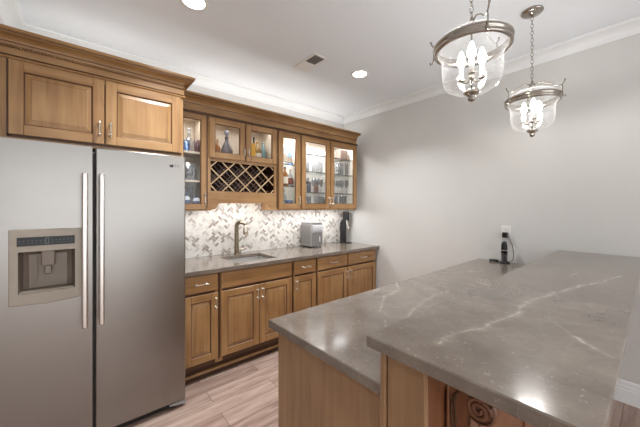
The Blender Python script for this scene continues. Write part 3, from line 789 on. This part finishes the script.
mb = MB(); mb.box(.6825, XW-.003, .380, .505, 0, 1.032, bar_warm); link('body', mb, t)
mb = MB()
mb.box(.6825, XW-.02, .3735, .3798, .93, 1.03, bar_warm, .001); mb.box(.6825, XW-.02, .3735, .3798, .002, .14, bar_warm, .001)
for k in range(4):
    xx = .80+k*.70
    mb.box(xx-.0, xx+.10, .3735, .3798, .1405, .9295, bar_warm, .001)
link('front_frame', mb, t)
def corbel(xc):
    W = .045; mb = MB()
    # outline in (distance out from the face, z)
    P = [(0, 1.028), (.235, 1.028), (.240, 1.018), (.235, 1.006)]
    P += [(.215, .998), (.185, .984), (.155, .971), (.130, .957), (.115, .944)]
    for k in range(1, 12):
        a = PI*.25-k/11*PI*.95; P.append((.079+.034*math.cos(a), .906+.034*math.sin(a)))
    for k in range(1, 8):
        a = k/7; P.append((.062-.040*a, .874-.14*a-.012*math.sin(a*PI)))
    P += [(.026, .722), (.012, .705), (0, .70)]
    mb.prism([(.3732-d, z) for d, z in P], 'X', xc-W, xc+W, bar_warm)
    for sx in (-1, 1):   # volute and leaf relief on each side
        pts = []
        for k in range(34):
            a = k/33*PI*4.2; r = .030*(1-k/40); pts.append((xc+sx*(W+.001), .3732-.079-r*math.cos(a), .906+r*math.sin(a)))
        mb.tube(pts, .0062, bar_warm, 8)
        mb.tube([(xc+sx*(W+.0008), .3732-d, z) for d, z in P[2:-1]], .003, glaze, 6)
        for o in (.006, .016):
            pts = [(xc+sx*(W+.001), .3732-d, z-o) for d, z in ((.20, 1.000), (.17, .990), (.14, .976), (.11, .955), (.085, .948), (.05, .95), (.03, .93), (.022, .90), (.026, .86), (.03, .80))]
            pts = [(a, b+o*.9*(k > 4), c) for k, (a, b, c) in enumerate(pts)]
            mb.tube(pts, .0032, glaze, 6)
    for k in range(5):
        x = xc-W+.009+k*.018
        pts = [(x, .3732-.079-(.034*math.sin(a)), .906+.034*math.cos(a)) for a in [q/8*PI for q in range(1, 8)]]
        mb.tube(pts, .008, bar_warm, 6)
    mb.box(xc-W-.012, xc+W+.012, .3665, .3733, .68, 1.028, bar_warm, .002)
    return mb
for xc in (.83, 1.85, 2.83): link('corbel', corbel(xc), t, label='carved wooden scroll corbel')
slab_mesh('raised_bar_top', .621, XW-.005, .056, .521, 1.034, ZU, up_veins, .004, label='raised taupe quartz bar top crossed by one long white vein', category='countertop')

# ------------------------------------------------------------------ ceiling fixtures
pos_txt = ['nearest the refrigerator', 'near the right wall, beside the air vent', 'added as fill behind the camera, towards the left', 'added as fill behind the camera in the middle of the room']
for (x, y), tx in zip(CAN_SPOTS, pos_txt):  # the two fixtures behind the camera are added for fill light
    t = thing('recessed_light', 'round white recessed ceiling light '+tx, 'ceiling light', (x, y, CEIL-.01), 'recessed lights in the ceiling')
    link('trim_ring', MB().lathe([(.088, CEIL-.0005), (.088, CEIL-.004), (.078, CEIL-.008), (.066, CEIL-.006), (.066, CEIL-.0005)], (x, y, 0), white_p, 32), t)
    link('lens', MB().lathe([(0, CEIL-.0045), (.066, CEIL-.0045), (.066, CEIL-.001), (0, CEIL-.001)], (x, y, 0), can_m, 32), t)
t = thing('ceiling_vent', 'white rectangular air vent with louvres in the ceiling', 'vent', (1.63, 2.05, CEIL-.01))
mb = MB(); x0, x1, y0, y1 = 1.555, 1.705, 1.89, 2.21
mb.box(x0, x1, y0, y0+.02, CEIL-.006, CEIL-.0005, white_p, .001); mb.box(x0, x1, y1-.02, y1, CEIL-.006, CEIL-.0005, white_p, .001)
mb.box(x0, x0+.02, y0+.02, y1-.02, CEIL-.006, CEIL-.0005, white_p, .001); mb.box(x1-.02, x1, y0+.02, y1-.02, CEIL-.006, CEIL-.0005, white_p, .001)
link('frame', mb, t)
link('backing', MB().box(x0+.02, x1-.02, y0+.02, y1-.02, CEIL-.0015, CEIL-.0005, simple('vent_dark', lin(70, 70, 72), .7)), t)
for sect in range(2):
    mb = MB(); ya = y0+.022+sect*.140; n = 7
    for k in range(n):
        yy = ya+k*.0196; s = .0085
        d = -s if sect else s
        mb.quadloft([[(x0+.02, yy+.007-d*.8, CEIL-.009), (x0+.02, yy+.009-d*.8, CEIL-.009), (x0+.02, yy+.009+d*.8, CEIL-.002), (x0+.02, yy+.007+d*.8, CEIL-.002)],
                     [(x1-.02, yy+.007-d*.8, CEIL-.009), (x1-.02, yy+.009-d*.8, CEIL-.009), (x1-.02, yy+.009+d*.8, CEIL-.002), (x1-.02, yy+.007+d*.8, CEIL-.002)]], white_p)
    link('louvres', mb, t)

# ------------------------------------------------------------------ pendants
def pendant(x, y, label, a0, arm):
    t = thing('pendant_light', label, 'pendant light', (x, y, 1.88), 'glass bell pendants over the bar')
    c = (x, y, 0)
    link('canopy', MB().lathe([(0, CEIL-.0005), (.062, CEIL-.0005), (.064, CEIL-.008), (.058, CEIL-.016), (.040, CEIL-.022), (.012, CEIL-.026), (.010, CEIL-.036), (0, CEIL-.036)], c, nickel, 28), t)
    ztop = 2.255
    mb = MB(); z = CEIL-.036; k = 0; L = .030
    while z > ztop+.01:
        pts = []
        for q in range(12):
            a = 2*PI*q/12; u = .0075*math.cos(a); v = (L/2)*math.sin(a)
            pts.append((x+(u if k % 2 else 0), y+(0 if k % 2 else u), z-L/2+v))
        mb.tube(pts, .0017, nickel, 5, closed=True); z -= L-.006; k += 1
    link('chain', mb, t)
    link('hub', MB().lathe([(0, ztop+.014), (.006, ztop+.012), (.008, ztop), (.014, ztop-.008), (.018, ztop-.02), (.010, ztop-.032), (0, ztop-.034)], c, nickel, 16), t)
    # smoke bell: shallow clear dome just above the ring
    link('glass_cover', MB().lathe([(.018, 2.218), (.05, 2.214), (.10, 2.198), (.140, 2.172), (.158, 2.154)], c, lamp_glass, 40, cap=False), t)
    link('ring', MB().lathe([(.140, 2.122), (.150, 2.116), (.157, 2.122), (.157, 2.132), (.152, 2.136), (.158, 2.140), (.160, 2.152), (.154, 2.158), (.142, 2.156), (.138, 2.140), (.140, 2.122)], c, nickel, 48, cap=False), t)
    bell = [(.143, 2.140), (.140, 2.122), (.131, 2.106), (.124, 2.092), (.122, 2.08), (.123, 2.06), (.122, 2.02), (.117, 1.985), (.105, 1.962), (.075, 1.943), (.045, 1.935), (.020, 1.933)]
    link('glass_bell', MB().lathe(bell, c, lamp_glass, 48, cap=False), t)
    link('finial', MB().lathe([(0, 1.946), (.030, 1.944), (.034, 1.934), (.030, 1.928), (.018, 1.922), (.014, 1.914), (.017, 1.908), (.014, 1.900), (.006, 1.895), (0, 1.893)], c, nickel, 20), t)
    link('stem', MB().lathe([(.004, 1.945), (.004, 2.222)], c, nickel, 8), t)
    cl = MB(); cl.lathe([(0, 1.99), (.012, 1.992), (.014, 2.0), (.004, 2.012)], c, nickel, 12)
    for k in range(3):
        a = a0+2*PI*k/3; px, py = x+.048*math.cos(a), y+.048*math.sin(a)
        cl.tube([(x, y, 2.0), (x+.02*math.cos(a), y+.02*math.sin(a), 1.985), (x+.04*math.cos(a), y+.04*math.sin(a), 1.988), (px, py, 2.0)], .003, nickel, 6)
        cl.lathe([(0, 1.998), (.014, 2.0), (.016, 2.006), (.006, 2.008)], (px, py, 0), nickel, 12)
    link('candle_cluster', cl, t)
    for k in range(3):
        a = a0+2*PI*k/3; px, py = x+.048*math.cos(a), y+.048*math.sin(a)
        cd = link('candle', MB().lathe([(.0095, 2.006), (.0095, 2.062), (.004, 2.064), (0, 2.064)], (px, py, 0), white_p, 12), t)
        link('bulb', MB().lathe([(.006, 2.064), (.010, 2.070), (.0165, 2.085), (.0165, 2.098), (.011, 2.118), (.004, 2.136), (0, 2.140)], (px, py, 0), bulb_m, 14), cd)
    for k in range(3):
        a = a0+arm+2*PI*k/3; ca, sa = math.cos(a), math.sin(a)
        P = [(.010, ztop-.012), (.05, ztop-.006), (.095, ztop-.030), (.125, ztop-.056), (.150, ztop-.066), (.164, ztop-.062), (.174, ztop-.048), (.178, ztop-.034)]
        mb = MB(); mb.tube([(x+r*ca, y+r*sa, z) for r, z in P], .0032, nickel, 8, rads=[.003]*6+[.0035, .005])
        Q = [(.160, ztop-.062), (.165, ztop-.08), (.164, 2.15), (.165, 2.128), (.170, 2.115), (.179, 2.112), (.181, 2.122)]
        mb.tube([(x+r*ca, y+r*sa, z) for r, z in Q], .003, nickel, 8)
        link('scroll_arm', mb, t)
PA = math.atan2(-.535, -1.348)
pendant(1.348, .535, 'clear glass bell pendant light nearer the camera, larger in the photo', PA, math.radians(20))
pendant(2.338, .541, 'clear glass bell pendant light farther away, its full chain and ceiling canopy showing', PA, math.radians(60))

# ------------------------------------------------------------------ things on the back worktop
t = thing('ice_maker', 'silver countertop ice maker standing on the back worktop near the backsplash', 'appliance', (2.32, 2.87, .9145))
ap = stainless('silver_appliance', lin(180, 178, 178), .38, (2, 2, 60), .1, .75); ap2 = simple('pale_grey_lid', lin(206, 206, 210), .3, .2)
X0, X1, Y0, Y1 = 2.222, 2.420, 2.762, 2.985
mb = MB(); mb.box(X0, X1, Y0+.012, Y1, .926, 1.215, ap, .012, 3); link('body', mb, t)
mb = MB(); mb.box(X0+.004, X1-.004, Y0+.01, Y1-.004, 1.2155, 1.228, ap, .004, 2); link('lid', mb, t)
mb = MB(); mb.prism([(Y0+.0115, 1.10), (Y0-.004, 1.105), (Y0-.010, 1.13), (Y0-.006, 1.165), (Y0+.002, 1.19), (Y0+.0115, 1.20)], 'X', X0+.02, X1-.02, ap2); link('control_panel', mb, t)
mb = MB(); mb.box(X0+.02, X1-.02, Y0+.004, Y0+.0118, .945, 1.095, simple('smoked_front', lin(150, 148, 148), .15, .6), .003); link('front_door', mb, t)
mb = MB()
mb.box(X0+.13, X0+.138, Y0-.003, Y0+.0038, .985, 1.05, white_p)
link('indicator', mb, t)
mb = MB()
for k in range(9): mb.box(X0-.0012, X0+.0005, Y0+.035+k*.02, Y0+.041+k*.02, .96, 1.19, steel_dark)
link('side_vent', mb, t)
for xx in (X0+.025, X1-.025):
    for yy in (Y0+.035, Y1-.03): link('foot', MB().lathe([(.010, .9145), (.012, .926)], (xx, yy, 0), black, 10), t)

t = thing('drink_dispenser', 'tall black countertop drink dispenser at the right end of the backsplash', 'appliance', (2.93, 2.86, .9145))
mb = MB(); mb.box(2.875, 2.985, 2.80, 2.94, .9145, .926, black, .005, 2); link('base', mb, t)
mb = MB(); mb.box(2.880, 2.930, 2.85, 2.935, .926, 1.215, black, .008, 2); mb.box(2.90, 2.95, 2.865, 2.93, 1.20, 1.245, black, .006, 2); link('column', mb, t)
mb = MB(); mb.box(2.912, 2.965, 2.825, 2.915, 1.225, 1.358, black, .012, 3); mb.lathe([(.012, 1.205), (.014, 1.226)], (2.94, 2.85, 0), nickel, 12); link('head', mb, t)
mb = MB(); mb.tube([(2.965, 2.85, 1.315), (2.985, 2.842, 1.325), (3.00, 2.837, 1.335)], .006, black, 8, rads=[.004, .005, .009]); link('knob', mb, t)
mb = MB(); mb.tube([(2.915, 2.83, 1.24), (2.900, 2.815, 1.18), (2.915, 2.81, 1.12), (2.94, 2.815, 1.115), (2.948, 2.83, 1.16), (2.945, 2.845, 1.21)], .0035, white_p, 8); link('hose', mb, t)

# ------------------------------------------------------------------ on the lower bar: opener, charger, outlet
t = thing('wall_outlet', 'white outlet plate on the right wall above the lower bar top', 'outlet', (XW, .90, 1.18))
mb = MB(); mb.box(XW-.006, XW-.0005, .868, .942, 1.13, 1.250, white_p, .002); link('plate', mb, t)
mb = MB()
for zc_ in (1.216, 1.166): mb.box(XW-.008, XW-.0055, .888, .922, zc_-.016, zc_+.016, white_p, .003); 
mb.box(XW-.0085, XW-.0078, .897, .899, 1.212, 1.222, black); mb.box(XW-.0085, XW-.0078, .911, .913, 1.212, 1.222, black)
link('receptacles', mb, t)
t = thing('wine_opener', 'black electric wine opener standing upright on its base by the wall outlet', 'wine opener', (2.965, .885, ZL+.0005))
c = (2.965, .895, 0)
smoke = thin_glass('smoked_opener_window', (.35, .36, .4, 1), .2, .1)
link('charging_base', MB().lathe([(0, .9146), (.042, .9146), (.042, .924), (.036, .932), (0, .932)], c, black, 24), t)
link('clear_sleeve', MB().lathe([(.0245, .9322), (.0245, 1.005)], c, smoke, 20, cap=False), t)
link('screw', MB().lathe([(.006, .9325), (.008, 1.0)], c, nickel, 10), t)
link('handle', MB().lathe([(0, 1.004), (.0255, 1.004), (.0255, 1.05), (.024, 1.08), (.018, 1.104), (.010, 1.112), (0, 1.113)], c, black, 22), t)
link('collar', MB().lathe([(.0262, 1.028), (.0262, 1.036)], c, steel_h, 20, cap=False), t)
t = thing('charger', 'black plug-in charger in the wall outlet with its cable coiled on the bar', 'charger', (XW-.02, .905, 1.166))
link('plug', MB().box(XW-.050, XW-.0085, .884, .926, 1.142, 1.190, black, .005, 2), t)
pts = [(XW-.045, .884, 1.15), (XW-.040, .868, 1.14), (XW-.035, .845, 1.08), (XW-.035, .835, 1.0), (XW-.035, .842, .94), (XW-.04, .87, .920), (XW-.035, .91, .9175), (XW-.04, .95, .9175)]
for k in range(26):
    a = k/25*PI*5; pts.append((2.985+.030*math.cos(a+.6)+.004*math.sin(k), .985+.038*math.sin(a+.6), .9175+.0012*k/2))
link('cable', MB().tube(pts, .0028, black, 6), t)

bot_g = simple('dark_bottle_glass', lin(46, 30, 24), .12); cork = simple('bottle_cap_silver', lin(170, 160, 150), .3, .6)
words = ['leftmost', 'second from left', 'third from left', 'fourth from left', 'fifth from left', 'sixth from left', 'seventh from left', 'eighth from left']
# ------------------------------------------------------------------ glassware and bottles behind the glass doors
def tumbler(x, y, z, r, h, m=None, name='drinking_glass', label='', cat='glass', group='', stem=False):
    m = m or cup_glass
    if stem:
        prof = [(.0, z+.001), (r*.85, z+.001), (r*.8, z+.004), (.005, z+.008), (.004, z+h*.42), (r*.6, z+h*.5), (r, z+h*.68), (r*.92, z+h), (r*.88, z+h), (r*.95, z+h*.68), (r*.5, z+h*.52), (0, z+h*.47)]
    else:
        prof = [(0, z+.0008), (r*.8, z+.0008), (r, z+h), (r-.002, z+h), (r*.8-.002, z+.008), (0, z+.008)]
    mb = MB(); mb.lathe(prof, (x, y, 0), m, 16, cap=False)
    return link(name, mb, label=label, cat=cat, group=group)
def row(n, x0, x1, z, r, h, where, group, stem=False, y=2.86, m=None):
    for i in range(n):
        x = x0+(x1-x0)*(i/(n-1) if n > 1 else .5)
        lab = 'clear %s on the %s, %s' % ('stemmed glass' if stem else 'tumbler', where, words[i])
        tumbler(x, y+.02*math.sin(i*2.1), z+.0006, r, h*(1+.03*math.sin(i*3)), m, label=lab, group=group, stem=stem)
G = 'glasses in the bright white cabinet'
row(6, 2.17, 2.55, 1.858, .026, .175, 'second shelf down, wide cabinet, left door', G)
row(6, 2.17, 2.55, 1.605, .027, .19, 'third shelf down, wide cabinet, left door', G, True)
row(5, 2.18, 2.54, ZB+.0375, .032, .13, 'bottom of wide cabinet, left door', G)
row(6, 2.64, 2.92, 1.858, .026, .18, 'second shelf down, wide cabinet, right door', G)
row(6, 2.64, 2.92, 1.605, .026, .19, 'third shelf down, wide cabinet, right door', G, True)
row(4, 2.66, 2.90, ZB+.0375, .032, .15, 'bottom of wide cabinet, right door', G)
row(4, 2.19, 2.50, 2.07, .034, .06, 'top shelf, wide cabinet, left door', G)
frost = thin_glass('frosted_glass', (.96, .97, .99, 1), .10, .24)
for xx, mm, lab in ((2.46, simple('rose_glass', lin(176, 128, 118), .2), 'rose tinted glass behind the stemmed glasses, wide cabinet, left door'), (2.33, simple('slate_glass', lin(100, 100, 118), .2), 'slate coloured glass behind the stemmed glasses, wide cabinet, left door')):
    tumbler(xx, 2.955, 1.6056, .032, .15, mm, label=lab, group=G)
grey_box = simple('grey_brown_box', lin(150, 132, 122), .6)
link('storage_box', MB().box(2.76, 2.90, 2.80, 2.90, 2.0706, 2.21, grey_box, .003), label='grey brown box on the top shelf behind the right wide glass door', cat='box')
def bottle(x, y, z, r, h, m, lab, cap_m, label_m=None, name='liquor_bottle', sq=False, group='bottles behind the glass doors'):
    t = thing(name, lab, 'bottle', (x, y, z+.0006), group); z += .0006; n = 4 if sq else 18
    prof = [(0, z), (r, z), (r, z+h*.58), (r*.8, z+h*.66), (r*.34, z+h*.76), (r*.3, z+h*.93)]
    link('glass_body', MB().lathe(prof, (x, y, 0), m, n, not sq, PI/4), t)
    link('cap', MB().lathe([(r*.36, z+h*.9301), (r*.36, z+h), (0, z+h)], (x, y, 0), cap_m, 12), t)
    if label_m: link('paper_label', MB().lathe([(r*1.015, z+h*.12), (r*1.015, z+h*.48)], (x, y, 0), label_m, n, not sq, PI/4, cap=False), t)
amber = simple('amber_spirit', lin(150, 96, 48), .1); clear_b = thin_glass('clear_bottle', (.75, .82, .85, 1), .25, .1)
lab_w = simple('cream_label', lin(225, 215, 200), .6); lab_r = simple('rust_label', lin(150, 80, 60), .6); bl = simple('deep_blue', lin(60, 80, 120), .3)
gold = simple('gold_cap', lin(190, 150, 80), .3, .7); yellow = simple('yellow_carton', lin(222, 170, 50), .5); teal = simple('teal_tin', lin(120, 155, 160), .4)
bottle(1.84, 2.80, 1.917, .034, .25, clear_b, 'tall clear liquor bottle with a pale label, top shelf of the bottle cabinet', cork, lab_w)
bottle(1.925, 2.80, 1.917, .036, .19, blue_glass, 'short blue bottle on the top shelf of the bottle cabinet', black, lab_w)
bottle(1.85, 2.79, 1.666, .036, .22, amber, 'amber liquor bottle with a cream label on the middle shelf of the bottle cabinet', black, lab_w)
bottle(1.93, 2.80, 1.666, .034, .20, clear_b, 'clear bottle with a rust label on the middle shelf of the bottle cabinet', gold, lab_r)
tumbler(1.90, 2.79, ZB+.0375, .048, .075, bl, 'bowl', 'dark blue round bowl at the bottom of the bottle cabinet', 'bowl')
bottle(1.92, 2.92, ZB+.0375, .033, .21, clear_b, 'clear bottle standing behind the dark bowl in the narrow bottle cabinet', cork, None)
# small doors above the lattice
def decanter(x, y, z, r, h, lab, m=crystal, group='crystal behind the glass doors'):
    t = thing('decanter', lab, 'decanter', (x, y, z+.0006), group); z += .0006
    link('vessel', MB().lathe([(0, z), (r*.9, z), (r, z+h*.12), (r*.95, z+h*.35), (r*.5, z+h*.55), (r*.28, z+h*.65), (r*.3, z+h*.74), (r*.38, z+h*.75)], (x, y, 0), m, 14, True), t)
    link('stopper', MB().lathe([(r*.2, z+h*.751), (r*.22, z+h*.80), (r*.4, z+h*.87), (r*.3, z+h*.96), (0, z+h)], (x, y, 0), m, 10), t)
ZS = 1.8895
decanter(1.185, 2.86, ZS, .062, .33, 'round dark decanter with a tall stopper behind the left small glass door', simple('smoky_decanter_body', lin(98, 94, 100), .15))
bottle(1.085, 2.85, ZS, .028, .21, amber, 'slim amber bottle left of the decanter behind the left small glass door', gold, None)
link('carton', MB().box(1.415, 1.475, 2.79, 2.85, ZS+.0006, ZS+.215, yellow, .002), label='bright yellow carton behind the right small glass door', cat='box')
bottle(1.525, 2.84, ZS, .044, .25, simple('olive_amber_glass', lin(150, 122, 70), .12), 'squat amber flask behind the right small glass door', gold, lab_w)
bottle(1.608, 2.86, ZS, .030, .26, teal, 'pale teal bottle rightmost behind the right small glass door', cork, None)
bottle(1.54, 2.955, ZS, .028, .32, bot_g, 'tall dark bottle behind the amber flask at the back', black, None)
# narrow cabinet beside the refrigerator
decanter(.83, 2.90, 1.93, .055, .26, 'cut crystal decanter on the top shelf beside the refrigerator')
tumbler(.775, 2.775, 1.93, .032, .10, blue_glass, 'goblet', 'blue and clear goblet left of the decanter on the top crystal shelf', 'glass', group='crystal behind the glass doors')
tumbler(.87, 2.775, 1.93, .034, .11, simple('plum_glass', lin(110, 80, 84), .2), 'goblet', 'plum coloured glass right of the decanter on the top crystal shelf', 'glass', group='crystal behind the glass doors')
tumbler(.80, 2.82, 1.67, .062, .15, crystal, 'crystal_bowl', 'large cut crystal bowl on the middle shelf beside the refrigerator', 'bowl', group='crystal behind the glass doors')
tumbler(.872, 2.93, 1.67, .034, .12, cup_glass, 'tall_glass', 'tall clear glass right of the crystal bowl on the middle shelf', 'glass', group='crystal behind the glass doors')
china = simple('blue_white_china', lin(228, 230, 236), .15); 
def china_jar(x, y, z, r, h, lab):
    t = thing('china_jar', lab, 'jar', (x, y, z+.0006), 'china at the bottom of the narrow cabinet'); z += .0006
    link('body', MB().lathe([(0, z), (r*.6, z), (r, z+h*.4), (r*.85, z+h*.7), (r*.5, z+h*.82)], (x, y, 0), china, 16), t)
    link('painted_band', MB().lathe([(r*.80, z+h*.18), (r*1.015, z+h*.4), (r*.98, z+h*.5)], (x, y, 0), bl, 16, cap=False), t, label='cobalt blue painted band')
    link('lid', MB().lathe([(r*.52, z+h*.821), (r*.4, z+h*.92), (r*.1, z+h), (0, z+h)], (x, y, 0), bl, 12), t)
zb_ = ZB+.0375
china_jar(.775, 2.80, zb_, .038, .12, 'blue and white china jar, left one of two, in the cabinet beside the refrigerator')
china_jar(.865, 2.79, zb_, .036, .10, 'blue and white china jar, right one of two, in the cabinet beside the refrigerator')
tumbler(.84, 2.92, zb_, .036, .19, crystal, 'tall_vase', 'tall crystal vase behind the two china jars', 'vase', group='crystal behind the glass doors')
